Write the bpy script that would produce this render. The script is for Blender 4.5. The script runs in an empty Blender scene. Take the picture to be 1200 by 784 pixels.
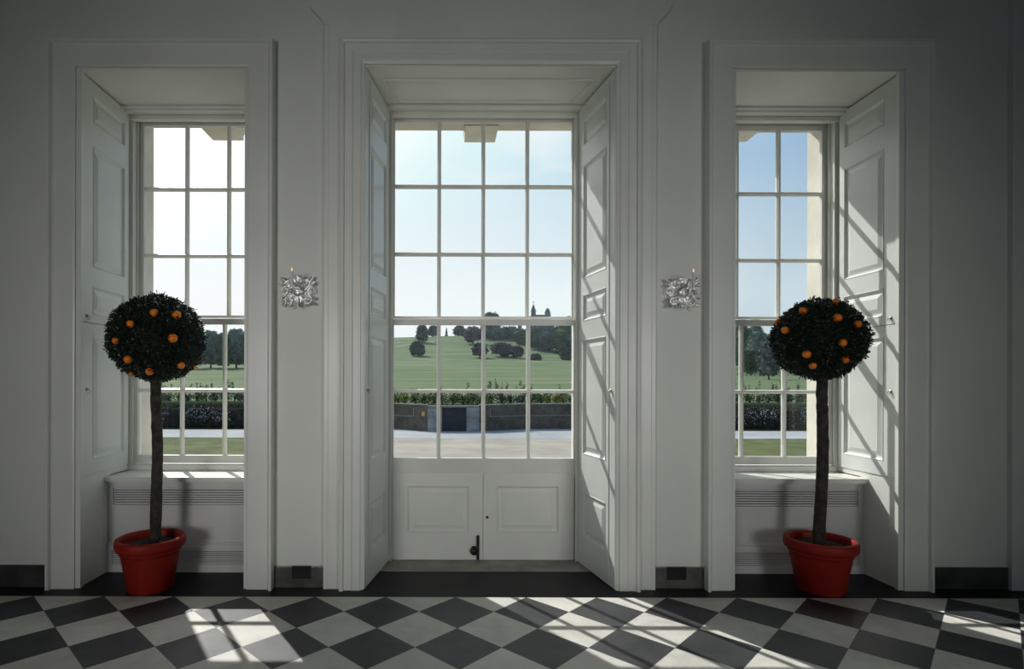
import bpy, bmesh, math, random
from mathutils import Vector, Matrix, noise
random.seed(7)
S = bpy.context.scene
COL = S.collection
PI = math.pi

# ------------------------------------------------------------------ render look
S.view_settings.view_transform = 'Standard'
S.view_settings.look = 'None'
S.view_settings.gamma = 1.0
S.view_settings.exposure = 0.0
S.view_settings.use_curve_mapping = False

# ------------------------------------------------------------------ materials
def srgb(r, g, b):
    f = lambda c: (c/255/12.92) if c/255 <= .04045 else ((c/255+.055)/1.055)**2.4
    return (f(r), f(g), f(b), 1)

class NT:
    def __init__(s, name):
        s.m = bpy.data.materials.new(name); s.m.use_nodes = True
        s.t = s.m.node_tree; s.n = s.t.nodes; s.l = s.t.links
        s.b = s.n['Principled BSDF']
    def add(s, kind, **kw):
        nd = s.n.new(kind)
        for k, v in kw.items(): setattr(nd, k, v)
        return nd
    def link(s, a, b): s.l.new(a, b)
    def math(s, op, a, b=None, clamp=False):
        nd = s.n.new('ShaderNodeMath'); nd.operation = op; nd.use_clamp = clamp
        for i, v in enumerate((a, b)):
            if v is None: continue
            if isinstance(v, (int, float)): nd.inputs[i].default_value = v
            else: s.l.new(v, nd.inputs[i])
        return nd.outputs[0]
    def mix(s, fac, a, b, blend='MIX'):
        nd = s.n.new('ShaderNodeMix'); nd.data_type = 'RGBA'; nd.blend_type = blend
        for sock, v in ((nd.inputs[0], fac), (nd.inputs[6], a), (nd.inputs[7], b)):
            if isinstance(v, (int, float)): sock.default_value = v
            elif isinstance(v, tuple): sock.default_value = v
            else: s.l.new(v, sock)
        return nd.outputs[2]
    def noise(s, scale, detail=4, rough=.55, vec=None, coord='Object'):
        nd = s.n.new('ShaderNodeTexNoise'); nd.inputs['Scale'].default_value = scale
        nd.inputs['Detail'].default_value = detail; nd.inputs['Roughness'].default_value = rough
        if vec is None:
            tc = s.n.new('ShaderNodeTexCoord'); vec = tc.outputs[coord]
        s.l.new(vec, nd.inputs['Vector'])
        return nd.outputs['Fac']
    def ramp(s, fac, stops):
        nd = s.n.new('ShaderNodeValToRGB'); e = nd.color_ramp.elements
        while len(e) < len(stops): e.new(.5)
        for el, (p, c) in zip(e, stops): el.position = p; el.color = c
        s.l.new(fac, nd.inputs[0]); return nd.outputs[0]
    def bump(s, h, strength=.2, dist=.01):
        nd = s.n.new('ShaderNodeBump'); nd.inputs['Strength'].default_value = strength
        nd.inputs['Distance'].default_value = dist
        s.l.new(h, nd.inputs['Height']); s.l.new(nd.outputs[0], s.b.inputs['Normal'])

def mottled(name, c1, c2, scale=6, rough=.5, bump=0, bscale=None, metal=0, detail=4, dist=.01, spec=.5, stops=(.35,.65)):
    m = NT(name)
    n = m.noise(scale, detail)
    m.link(m.ramp(n, [(stops[0], c1), (stops[1], c2)]), m.b.inputs['Base Color'])
    m.b.inputs['Roughness'].default_value = rough
    m.b.inputs['Metallic'].default_value = metal
    m.b.inputs['Specular IOR Level'].default_value = spec
    if bump: m.bump(m.noise(bscale or scale*4, 3), bump, dist)
    return m.m

WALLP  = mottled('wall_paint', (.70,.71,.665,1), (.74,.75,.70,1), 1.5, .55, .08, 60, dist=.002)
TRIMP  = mottled('white_gloss_paint', (.71,.72,.675,1), (.76,.77,.72,1), 2.5, .35, .06, 40, dist=.002)
SHUTP  = mottled('shutter_paint', (.645,.67,.645,1), (.695,.72,.695,1), 3, .33, .07, 35, dist=.002)
SASHP  = mottled('sash_paint', (.64,.64,.60,1), (.70,.70,.66,1), 3, .4)
SOFFP  = mottled('soffit_paint', (.64,.65,.60,1), (.69,.70,.65,1), 2, .5)
RADP   = mottled('cover_paint', (.62,.62,.61,1), (.67,.67,.66,1), 2.5, .42)
FARWALL= mottled('muted_grey_paint', (.36,.36,.35,1), (.40,.40,.39,1), 1.5, .6)  # unseen walls and ceiling coloured darker to cut bounced light
GAPSHADE= mottled('dark_void', (.01,.01,.01,1), (.02,.02,.02,1), 4, .9)  # black that stands for the shade inside grilles and vents
STONE  = mottled('cream_stone', (.56,.53,.46,1), (.68,.65,.57,1), 3, .85, .3, 20)
SKIRT  = mottled('grey_marble_skirting', (.045,.045,.043,1), (.13,.125,.12,1), 5, .22, detail=8)
DSKIRT = mottled('dark_marble_skirting', (.028,.030,.030,1), (.07,.07,.068,1), 4, .3, detail=8)
SLATE  = mottled('black_slate_border', (.006,.007,.008,1), (.014,.015,.016,1), 3, .5, .05, 30, dist=.002, detail=8, spec=.2)
THRESH = mottled('grey_stone_threshold', (.22,.21,.19,1), (.36,.345,.315,1), 5, .6, .2, 40, dist=.003, detail=8)
IRON   = mottled('dark_iron', (.02,.02,.02,1), (.05,.05,.05,1), 20, .4, .2, 60, metal=.8, dist=.002)
BRASS  = mottled('pale_brass', (.42,.39,.30,1), (.55,.52,.42,1), 30, .35, metal=.8)
SILVER = mottled('polished_silver', (.90,.89,.87,1), (.98,.97,.95,1), 40, .34, .2, 120, metal=1, dist=.004)
TERRA  = mottled('red_glazed_terracotta', (.22,.011,.006,1), (.29,.016,.008,1), 5, .5, .1, 40, dist=.003, spec=.25)
SOIL   = mottled('potting_soil', (.02,.014,.01,1), (.07,.05,.035,1), 40, .95, .8, 60, dist=.02)
BARK   = mottled('grey_brown_bark', (.020,.018,.016,1), (.064,.055,.049,1), 22, .85, .7, 45, dist=.012, detail=8)
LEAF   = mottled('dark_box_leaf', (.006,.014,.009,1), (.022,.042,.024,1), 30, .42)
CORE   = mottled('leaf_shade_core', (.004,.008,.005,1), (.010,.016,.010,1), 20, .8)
ORANGE = mottled('orange_peel', (.80,.17,.006,1), (.92,.27,.010,1), 12, .42, .35, 260, dist=.002)
WAX    = mottled('candle_wax', (.72,.70,.66,1), (.80,.78,.72,1), 10, .5)

def flame_mat():
    m = NT('flame'); m.b.inputs['Base Color'].default_value = (.8,.4,.1,1)
    m.b.inputs['Emission Color'].default_value = (1,.58,.30,1); m.b.inputs['Emission Strength'].default_value = 1.0
    return m.m
FLAME = flame_mat()

def glass_mat():
    m = NT('window_glass'); m.n.remove(m.b)
    out = [n for n in m.n if n.type == 'OUTPUT_MATERIAL'][0]
    tr = m.add('ShaderNodeBsdfTransparent'); tr.inputs[0].default_value = (.985,.992,.99,1)
    gl = m.add('ShaderNodeBsdfGlossy'); gl.inputs['Roughness'].default_value = .02
    g = m.add('ShaderNodeNewGeometry'); dp = m.add('ShaderNodeVectorMath', operation='DOT_PRODUCT')
    m.link(g.outputs['Incoming'], dp.inputs[0]); m.link(g.outputs['Normal'], dp.inputs[1])
    c = m.math('SUBTRACT', 1.0, m.math('ABSOLUTE', dp.outputs['Value']), True)
    refl = m.math('ADD', .02, m.math('MULTIPLY', m.math('POWER', c, 5.0), .8))
    mx = m.add('ShaderNodeMixShader')
    m.link(refl, mx.inputs[0])
    m.link(tr.outputs[0], mx.inputs[1]); m.link(gl.outputs[0], mx.inputs[2]); m.link(mx.outputs[0], out.inputs[0])
    return m.m
GLASS = glass_mat()

# geometry constants (metres; x is measured from the middle of the doorway)
H   = 1.40                 # eye height
CX  = -0.31                # camera x
FY  = 3.627                # where the chequered floor meets the black border
D   = 0.4564               # tile diagonal
U0  = -0.229
WY  = 3.80                 # room face of the window wall

def tile_mat():
    m = NT('chequered_marble')
    g = m.add('ShaderNodeNewGeometry'); sx = m.add('ShaderNodeSeparateXYZ'); m.link(g.outputs['Position'], sx.inputs[0])
    a = m.math('DIVIDE', m.math('SUBTRACT', sx.outputs[0], U0), D)
    b = m.math('DIVIDE', m.math('SUBTRACT', FY, sx.outputs[1]), D)
    p = m.math('ADD', a, b); q = m.math('SUBTRACT', b, a)
    fp = m.math('FLOOR', p); fq = m.math('FLOOR', q)
    par = m.math('FLOORED_MODULO', m.math('ADD', fp, fq), 2.0)
    if True:
        par = m.math('GREATER_THAN', par, .5)
    # grout distance
    def edge(v):
        fr = m.math('FRACT', v); return m.math('MINIMUM', fr, m.math('SUBTRACT', 1.0, fr))
    e = m.math('MINIMUM', edge(p), edge(q))
    grout = m.math('LESS_THAN', e, .006)
    cv = m.add('ShaderNodeCombineXYZ'); m.link(fp, cv.inputs[0]); m.link(fq, cv.inputs[1])
    wn = m.add('ShaderNodeTexWhiteNoise', noise_dimensions='3D'); m.link(cv.outputs[0], wn.inputs['Vector'])
    # per tile shifted veins
    va = m.add('ShaderNodeVectorMath', operation='MULTIPLY_ADD')
    m.link(wn.outputs['Color'], va.inputs[0]); va.inputs[1].default_value = (9,9,9); m.link(g.outputs['Position'], va.inputs[2])
    n1 = m.noise(4.5, 8, .6, va.outputs[0]); n2 = m.noise(2.0, 6, .65, va.outputs[0])
    vein = m.math('MULTIPLY', m.math('SUBTRACT', 1.0, m.math('MULTIPLY', m.math('ABSOLUTE', m.math('SUBTRACT', n2, .5)), 14.0), True), 1.0)
    vein = m.math('MAXIMUM', vein, 0.0)
    white = m.ramp(n1, [(.3, (.62,.615,.565,1)), (.7, (.74,.735,.685,1))])
    white = m.mix(m.math('MULTIPLY', vein, .22), white, (.32,.31,.28,1))
    black = m.ramp(n1, [(.3, (.012,.014,.016,1)), (.7, (.030,.034,.039,1))])
    black = m.mix(m.math('MULTIPLY', vein, .10), black, (.12,.125,.13,1))
    c = m.mix(par, black, white)
    bri = m.math('ADD', .88, m.math('MULTIPLY', wn.outputs['Value'], .2))
    cc = m.add('ShaderNodeCombineColor'); [m.link(bri, cc.inputs[i]) for i in range(3)]
    c = m.mix(1.0, c, cc.outputs[0], 'MULTIPLY')
    c = m.mix(m.math('MULTIPLY', grout, .6), c, (.06,.06,.055,1))
    m.link(c, m.b.inputs['Base Color'])
    r = m.math('ADD', m.math('MULTIPLY', m.noise(7, 5, .6, g.outputs['Position']), .22), .43)
    m.link(r, m.b.inputs['Roughness'])
    m.link(m.math('SUBTRACT', .6, m.math('MULTIPLY', par, .38)), m.b.inputs['Specular IOR Level'])
    m.bump(m.noise(50, 3, .5, g.outputs['Position']), .05, .002)
    return m.m
TILES = tile_mat()

# ------------------------------------------------------------------ mesh helpers
def mesh_obj(name, verts, faces, mat, parent=None, smooth=False, recalc=True):
    me = bpy.data.meshes.new(name); me.from_pydata([tuple(v) for v in verts], [], faces)
    if recalc:
        bm = bmesh.new(); bm.from_mesh(me); bmesh.ops.recalc_face_normals(bm, faces=bm.faces); bm.to_mesh(me); bm.free()
    me.materials.append(mat)
    if smooth:
        for p in me.polygons: p.use_smooth = True
    o = bpy.data.objects.new(name, me); COL.objects.link(o)
    if parent is not None: o.parent = parent
    return o

class MB:
    """collects shapes for ONE mesh"""
    def __init__(s): s.v = []; s.f = []
    def addvf(s, v, f):
        k = len(s.v); s.v += [Vector(p) for p in v]; s.f += [tuple(i+k for i in q) for q in f]; return s
    def box(s, x0, x1, y0, y1, z0, z1, b=0):
        if b <= 0:
            v = [(x,y,z) for z in (z0,z1) for y in (y0,y1) for x in (x0,x1)]
            return s.addvf(v, [(0,1,3,2),(4,6,7,5),(0,4,5,1),(2,3,7,6),(0,2,6,4),(1,5,7,3)])
        bm = bmesh.new(); bmesh.ops.create_cube(bm, size=1)
        for w in bm.verts:
            w.co = Vector(((x0+x1)/2+w.co.x*(x1-x0), (y0+y1)/2+w.co.y*(y1-y0), (z0+z1)/2+w.co.z*(z1-z0)))
        bmesh.ops.bevel(bm, geom=list(bm.edges), offset=b, segments=2, affect='EDGES', profile=.6)
        bm.verts.index_update()
        s.addvf([w.co.copy() for w in bm.verts], [tuple(w.index for w in f.verts) for f in bm.faces]); bm.free(); return s
    def prism(s, poly, axis, a0, a1):
        """poly: 2D points; axis: 'x','y','z' extrusion; the 2D points fill the two other axes in order"""
        def P(p, a):
            return {'x': (a,p[0],p[1]), 'y': (p[0],a,p[1]), 'z': (p[0],p[1],a)}[axis]
        n = len(poly); v = [P(p,a0) for p in poly]+[P(p,a1) for p in poly]
        f = [tuple(range(n)), tuple(range(n,2*n))]+[(i,(i+1)%n,n+(i+1)%n,n+i) for i in range(n)]
        return s.addvf(v, f)
    def lathe(s, prof, seg=48, c=(0,0,0), close=True):
        v = []; f = []
        for r, z in prof:
            for k in range(seg):
                a = 2*PI*k/seg; v.append((c[0]+r*math.cos(a), c[1]+r*math.sin(a), c[2]+z))
        n = len(prof)
        for i in range(n-1):
            for k in range(seg):
                k2 = (k+1)%seg; f.append((i*seg+k, i*seg+k2, (i+1)*seg+k2, (i+1)*seg+k))
        if close:
            f.append(tuple(range(seg))); f.append(tuple((n-1)*seg+k for k in range(seg)))
        return s.addvf(v, f)
    def tube(s, pts, rad, seg=8):
        pts = [Vector(p) for p in pts]; n = len(pts)
        if not hasattr(rad, '__len__'): rad = [rad]*n
        v = []; f = []; up = Vector((.13,.31,.94)).normalized()
        for i, p in enumerate(pts):
            t = (pts[min(i+1,n-1)]-pts[max(i-1,0)])
            if t.length < 1e-9: t = Vector((0,0,1))
            t.normalize(); a = t.cross(up)
            if a.length < .05: a = t.cross(Vector((1,0,0)))
            a.normalize(); b = t.cross(a); up = a.cross(t) if False else up
            for k in range(seg):
                th = 2*PI*k/seg; v.append(p + (a*math.cos(th)+b*math.sin(th))*rad[i])
        for i in range(n-1):
            for k in range(seg):
                k2 = (k+1)%seg; f.append((i*seg+k,i*seg+k2,(i+1)*seg+k2,(i+1)*seg+k))
        f.append(tuple(range(seg))); f.append(tuple((n-1)*seg+k for k in range(seg)))
        return s.addvf(v, f)
    def blob(s, c, r, sub=2, amp=.25, freq=1.2, squash=(1,1,1), seed=0):
        bm = bmesh.new(); bmesh.ops.create_icosphere(bm, subdivisions=sub, radius=1)
        off = Vector((seed*3.7, seed*1.3, seed*5.1))
        for w in bm.verts:
            n = w.co.normalized()
            d = 1+amp*noise.noise(n*freq*2+off)+amp*.6*noise.noise(n*freq*5+off)
            w.co = Vector((n.x*squash[0], n.y*squash[1], n.z*squash[2]))*d*r+Vector(c)
        bm.verts.index_update()
        s.addvf([w.co.copy() for w in bm.verts], [tuple(w.index for w in f.verts) for f in bm.faces]); bm.free(); return s
    def build(s, name, mat, parent=None, smooth=False, recalc=True, origin=None):
        v = s.v
        if origin is not None:
            o = Vector(origin); v = [p-o for p in v]
        ob = mesh_obj(name, v, s.f, mat, parent, smooth, recalc)
        if origin is not None: ob.location = origin
        return ob

def struct(o): o['kind'] = 'structure'; return o
def tag(o, label, cat, group=None, kind=None):
    o['label'] = label; o['category'] = cat
    if group: o['group'] = group
    if kind: o['kind'] = kind
    return o
def empty(name, loc):
    o = bpy.data.objects.new(name, None); COL.objects.link(o); o.location = loc; o.empty_display_size = .1
    return o

# ------------------------------------------------------------------ panelled joinery
def panelled(name, W, z0, z1, cols, panels, mapf, mat, parent=None, T=.034):
    """joinery leaf: cols = list of (s0,s1) panel spans, panels = list of (za,zb); mapf(s,t,z): t grows into the room"""
    v = []; f = []
    def quad(*pts):
        k = len(v); v.extend(pts); f.append(tuple(range(k, k+len(pts))))
    ss = sorted({0, W} | {x for c in cols for x in c}); zs = sorted({z0, z1} | {z for p in panels for z in p})
    for i in range(len(ss)-1):
        for j in range(len(zs)-1):
            a, b, c, d = ss[i], ss[i+1], zs[j], zs[j+1]
            isp = any(abs(a-q[0])<1e-6 for q in cols) and any(abs(c-q[0])<1e-6 for q in panels)
            if not isp:
                quad((a,0,c),(b,0,c),(b,0,d),(a,0,d)); continue
            rings = [(0,0),(.004,.003),(.012,-.004),(.018,-.012),(.026,-.013),(.030,-.013),(.058,-.004),(.060,-.003)]
            mx = min(b-a, d-c)/2*.9; sc = min(1, mx/.06)
            for k in range(len(rings)-1):
                i0, t0 = rings[k][0]*sc, rings[k][1]; i1, t1 = rings[k+1][0]*sc, rings[k+1][1]
                A = [(a+i0,t0,c+i0),(b-i0,t0,c+i0),(b-i0,t0,d-i0),(a+i0,t0,d-i0)]
                B = [(a+i1,t1,c+i1),(b-i1,t1,c+i1),(b-i1,t1,d-i1),(a+i1,t1,d-i1)]
                for q in range(4):
                    w = (q+1)%4; quad(A[q],A[w],B[w],B[q])
            i1, t1 = rings[-1][0]*sc, rings[-1][1]
            quad((a+i1,t1,c+i1),(b-i1,t1,c+i1),(b-i1,t1,d-i1),(a+i1,t1,d-i1))
    # edges and back
    quad((0,-T,z0),(W,-T,z0),(W,-T,z1),(0,-T,z1))
    for j in range(len(zs)-1):
        quad((0,0,zs[j]),(0,0,zs[j+1]),(0,-T,zs[j+1]),(0,-T,zs[j])); quad((W,0,zs[j]),(W,0,zs[j+1]),(W,-T,zs[j+1]),(W,-T,zs[j]))
    for i in range(len(ss)-1):
        quad((ss[i],0,z0),(ss[i+1],0,z0),(ss[i+1],-T,z0),(ss[i],-T,z0)); quad((ss[i],0,z1),(ss[i+1],0,z1),(ss[i+1],-T,z1),(ss[i],-T,z1))
    me_v = [Vector(mapf(*p)) for p in v]
    bm = bmesh.new(); vs = [bm.verts.new(p) for p in me_v]
    for q in f: bm.faces.new([vs[i] for i in q])
    bmesh.ops.remove_doubles(bm, verts=bm.verts, dist=1e-5)
    bmesh.ops.recalc_face_normals(bm, faces=bm.faces)
    me = bpy.data.meshes.new(name); bm.to_mesh(me); bm.free(); me.materials.append(mat)
    o = bpy.data.objects.new(name, me); COL.objects.link(o)
    if parent is not None: o.parent = parent
    return o

def frame_sweep(mb, prof, u0, u1, z0, z1, wy):
    """mitred surround on three sides of an opening. prof: list of (outward distance from the opening edge, projection)"""
    n = len(prof)
    def ring(corner):
        out = []
        for d, p in prof:
            if corner == 0: out.append((u0-d, wy-p, z0))
            if corner == 1: out.append((u0-d, wy-p, z1+d))
            if corner == 2: out.append((u1+d, wy-p, z1+d))
            if corner == 3: out.append((u1+d, wy-p, z0))
        return out
    v = sum((ring(c) for c in range(4)), []); f = []
    for c in range(3):
        for i in range(n):
            j = (i+1)%n; f.append((c*n+i, c*n+j, (c+1)*n+j, (c+1)*n+i))
    f.append(tuple(range(n))); f.append(tuple(3*n+i for i in range(n)))
    mb.addvf(v, f)

# ------------------------------------------------------------------ room shell
SU, SO0, SO1 = 2.21, 1.635, 2.79       # side window centre, near edges of the alcove
CT = 3.53; ST = 3.512                  # heads
XW = 4.6; BY = -3.6; CZ = 4.7
w = MB()
for s in (-1, 1):
    a, b = sorted((s*2.80, s*(XW+.3))); w.box(a, b, WY, 4.44, 0, CZ)
    a, b = sorted((s*.93, s*1.635)); w.box(a, b, WY, 4.44, 0, CZ)
    a, b = sorted((s*1.635, s*2.80)); w.box(a, b, WY, 4.44, ST, CZ)          # head over the side window
    a, b = sorted((s*1.635, s*2.80)); w.box(a, b, 4.30, 4.44, 0, .66)         # behind the radiator
w.box(-.93, .93, WY, 4.44, CT, CZ)
struct(w.build('wall_front', WALLP))
# outer masonry
w = MB()
xs = [-(XW+.3), -(SU+.585), -(SU-.585), -.80, .80, SU-.585, SU+.585, XW+.3]
for i in (0, 2, 4, 6): w.box(xs[i], xs[i+1], 4.441, 4.78, -1.7, CZ)
for a, b, t in ((xs[1],xs[2],3.56),(xs[3],xs[4],3.545),(xs[5],xs[6],3.56)): w.box(a, b, 4.54, 4.78, t, CZ)
for a, b, t in ((xs[1],xs[2],.66),(xs[5],xs[6],.66)): w.box(a, b, 4.441, 4.78, -1.7, t)
for a, b, t in ((xs[1],xs[2],.66),(xs[5],xs[6],.66)): w.box(a, b, 4.53, 4.84, t, .74)
w.box(xs[3], xs[4], 4.50, 4.90, -1.7, -.02)
struct(w.build('wall_outside', STONE))
# keystones hanging over each window on the outside
for n, ux in enumerate((-SU, 0, SU)):
    k = MB()
    zb = 3.505 if n == 1 else 3.515
    w0 = .135; wg = .012 if n == 1 else .032
    k.prism([(ux-w0,3.75),(ux-w0,zb),(ux+w0,zb),(ux+w0,3.75)], 'y', 4.60, 4.92)
    k.prism([(ux-w0-wg,3.75),(ux-w0-wg,zb+.05),(ux-w0,zb+.005),(ux+w0,zb+.005),(ux+w0+wg,zb+.05),(ux+w0+wg,3.75)], 'y', 4.66, 4.88)
    struct(k.build('trim_%d' % (10+n), STONE))

def wall_box(name, *a): return struct(MB().box(*a).build(name, FARWALL))
wall_box('wall_left', -XW-.3, -XW, BY, WY, 0, CZ)
wall_box('wall_right', XW, XW+.3, BY, WY, 0, CZ)
# wall behind, with two openings added to hold the fill lamps
w = MB(); y0, y1 = BY-.3, BY
bw = [(-3.9,-2.3), (2.5,4.1)]
w.box(-XW-.3, bw[0][0], y0, y1, 0, CZ); w.box(bw[0][1], bw[1][0], y0, y1, 0, CZ); w.box(bw[1][1], XW+.3, y0, y1, 0, CZ)
for a, b in bw: w.box(a, b, y0, y1, 0, .6); w.box(a, b, y0, y1, 3.2, CZ)
struct(w.build('wall_back', FARWALL))
struct(MB().box(-XW-.3, XW+.3, BY-.3, 4.78, CZ, CZ+.2).build('ceiling', FARWALL))
struct(MB().box(-XW-.3, XW+.3, BY-.3, FY, -.2, 0).build('floor', TILES))
struct(MB().box(-XW-.3, XW+.3, FY, 4.44, -.2, -.0005).build('trim_1', SLATE))
struct(MB().box(-.80, .80, 4.12, 4.60, -.02, .003).build('trim_2', THRESH))

# surrounds
prof = [(0,0),(0,.045),(.012,.048),(.142,.050),(.150,.056),(.156,.072),(.161,.077),(.174,.077),(.178,.073),(.178,0)]
for i, s in enumerate((-1, 1)):
    m = MB(); a, b = sorted((s*SO0, s*SO1)); frame_sweep(m, prof, a, b, 0, ST, WY-.0005)
    struct(m.build('trim_%d' % (3+i), TRIMP))
prof = [(0,0),(0,.050),(.018,.056),(.022,.064),(.070,.064),(.078,.070),(.082,.060),(.088,.060),(.128,.063),(.134,.078),(.146,.082),(.158,.078),(.162,.060),(.162,0)]
m = MB(); frame_sweep(m, prof, -.847, .847, 0, CT, WY-.0005)
struct(m.build('trim_5', TRIMP))
# eared backing panel behind the door surround
m = MB()
for s in (-1, 1):
    P = [(s*.99,0),(s*1.112,0),(s*1.112,3.80),(s*1.135,3.84),(s*1.185,3.89),(s*1.215,3.93),(s*1.22,4.0),(s*1.22,4.5),(s*.99,4.5)]
    m.prism(P, 'y', WY-.037, WY-.001)
m.box(-.99, .99, WY-.037, WY-.001, CT+.15, 4.5)
struct(m.build('trim_6', TRIMP))
m = MB()      # raised outer edge of the backing
for s in (-1, 1):
    a, b = sorted((s*1.088, s*1.118)); m.box(a, b, WY-.041, WY-.001, 0, 3.80, .003)
    Q = [(1.088,3.80),(1.118,3.80),(1.14,3.836),(1.19,3.886),(1.222,3.93),(1.228,4.0),(1.228,4.5),(1.19,4.5),(1.19,4.0),(1.185,3.945),(1.16,3.905),(1.11,3.855)]
    m.prism([(s*x,z) for x,z in Q], 'y', WY-.043, WY-.001)
struct(m.build('trim_7', TRIMP))
# projecting pier at the right end and its twin
m = MB(); m.box(3.52, XW, WY-.035, WY-.001, 0, CZ); struct(m.build('trim_8', TRIMP))
m = MB(); m.box(-XW, -3.52, WY-.035, WY-.001, 0, CZ); struct(m.build('trim_9', TRIMP))
# skirting of polished stone
m = MB()
for s in (-1, 1):
    a, b = sorted((s*1.118, s*1.458)); m.box(a, b, WY-.014, WY-.001, 0, .145, .003)
struct(m.build('baseboard_front', SKIRT))
m = MB()
for s in (-1, 1):
    a, b = sorted((s*2.968, s*3.519)); m.box(a, b, WY-.014, WY-.001, 0, .148, .003)
struct(m.build('baseboard_ends', DSKIRT))
for s, lab in ((-1, 'small black vent hole in the grey skirting left of the doorway, under a sconce'), (1, 'small black vent hole in the grey skirting right of the doorway, under a sconce')):
    r = empty('skirting_vent', (s*1.27, WY-.014, .105))
    tag(r, lab, 'vent', 'vents in the skirting')
    x = 0; wv = .060; hv = .039
    MB().box(-wv, wv, -.004, -.0005, -hv, hv).build('opening', GAPSHADE, r)  # solid plate, the darkness of the hole is its colour
    f = MB()
    f.box(-wv-.004, -wv, -.007, -.0005, -hv-.004, hv+.004); f.box(wv, wv+.004, -.007, -.0005, -hv-.004, hv+.004)
    f.box(-wv, wv, -.007, -.0005, hv, hv+.004); f.box(-wv, wv, -.007, -.0005, -hv-.004, -hv)
    f.build('frame', IRON, r)

# ------------------------------------------------------------------ alcove linings
for i, s in enumerate((-1, 1)):
    m = MB()
    a, b = sorted((s*2.797, s*2.7905))
    # soffit board, thin reveal lining, moulding under the head
    x0, x1 = sorted((s*1.636, s*2.79))
    m.box(x0, x1, WY-.034, 3.95, ST-.016, ST-.001)
    m.box(x0, x1, 3.955, 4.36, ST-.012, ST-.001)
    m.box(x0, x1, 4.255, 4.285, ST-.03, ST-.012, .006)
    m.box(x0, x1, 4.285, 4.345, ST-.045, ST-.012, .008)
    m.box(x0, x1, 4.35, 4.40, ST-.075, ST-.012)
    struct(m.build('trim_%d' % (13+i), SOFFP))
    m = MB()      # near post of the reveal and the dado below the shutter
    p0, p1 = sorted((s*2.79, s*2.755))
    m.box(p0, p1, WY-.034, 3.795, 0, ST-.017)
    p0, p1 = sorted((s*2.799, s*2.772))
    m.box(p0, p1, 3.796, 4.13, .0, .742)
    m.box(p0, p1, 4.13, 4.36, .708, .742)
    m.box(p0, p1, 3.796, 4.34, .742, .746)
    # inner (far side from the camera axis) reveal post
    p0, p1 = sorted((s*1.636, s*1.655)); m.box(p0, p1, WY-.034, 4.36, .76, ST-.017)
    m.box(p0, p1, WY-.034, 4.08, 0, .76)
    struct(m.build('trim_%d' % (15+i), TRIMP))
m = MB()         # door soffit with sunk panel mouldings
m.box(-.93, .93, WY-.04, 4.40, CT-.012, CT-.001)
q = [(.80,3.93),(.72,4.25)]
def strip(mb, x0, y0, x1, y1, wdt, z0, z1):
    d = Vector((x1-x0, y1-y0)); n = Vector((-d.y, d.x)).normalized()*wdt/2
    P = [(x0+n.x,y0+n.y),(x1+n.x,y1+n.y),(x1-n.x,y1-n.y),(x0-n.x,y0-n.y)]; mb.prism(P, 'z', z0, z1)
zA, zB = CT-.022, CT-.011
strip(m, -.74, 3.92, .74, 3.92, .018, zA, zB); strip(m, -.66, 4.22, .66, 4.22, .018, zA, zB)
strip(m, -.74, 3.92, -.66, 4.22, .018, zA, zB); strip(m, .74, 3.92, .66, 4.22, .018, zA, zB)
m.box(-.80, .80, 4.27, 4.34, CT-.035, CT-.011, .006)
m.box(-.80, .80, 4.34, 4.40, CT-.06, CT-.011)
struct(m.build('trim_17', SOFFP))

# ------------------------------------------------------------------ sash windows
def bar_v(mb, x, z0, z1, y, w=.031):           # glazing bar, narrow nose into the room
    h = w/2; mb.prism([(x-h,y+.034),(x-h,y+.018),(x-h*.45,y),(x+h*.45,y),(x+h,y+.018),(x+h,y+.034)], 'z', z0, z1)
def bar_h(mb, z, x0, x1, y, w=.031):
    h = w/2; mb.prism([(y+.034,z-h),(y+.018,z-h),(y,z-h*.45),(y,z+h*.45),(y+.018,z+h),(y+.034,z+h)], 'x', x0, x1)
def make_sash(name, parent, cx, hw, stile, y, zb, zt, bot, top, nx, zbars):
    """hw: half width of the glass; zb..zt: glass; bot/top rail heights"""
    g = MB()
    for s in (-1, 1):
        a, b = sorted((cx+s*hw, cx+s*(hw+stile))); g.box(a, b, y, y+.034, zb-bot, zt+top, .003)
    g.box(cx-hw, cx+hw, y, y+.034, zb-bot, zb, .003); g.box(cx-hw, cx+hw, y, y+.04, zt, zt+top, .003)
    o = g.build(name, SASHP, parent)
    b = MB()
    for k in range(1, nx): bar_v(b, cx-hw+2*hw*k/nx, zb-.001, zt+.001, y+.002)
    for z in zbars: bar_h(b, z, cx-hw-.001, cx+hw+.001, y+.003)
    b.build('glazing_bars', SASHP, o)
    MB().box(cx-hw+.0005, cx+hw-.0005, y+.024, y+.027, zb+.0005, zt-.0005).build('glass', GLASS, o)
    return o

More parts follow.
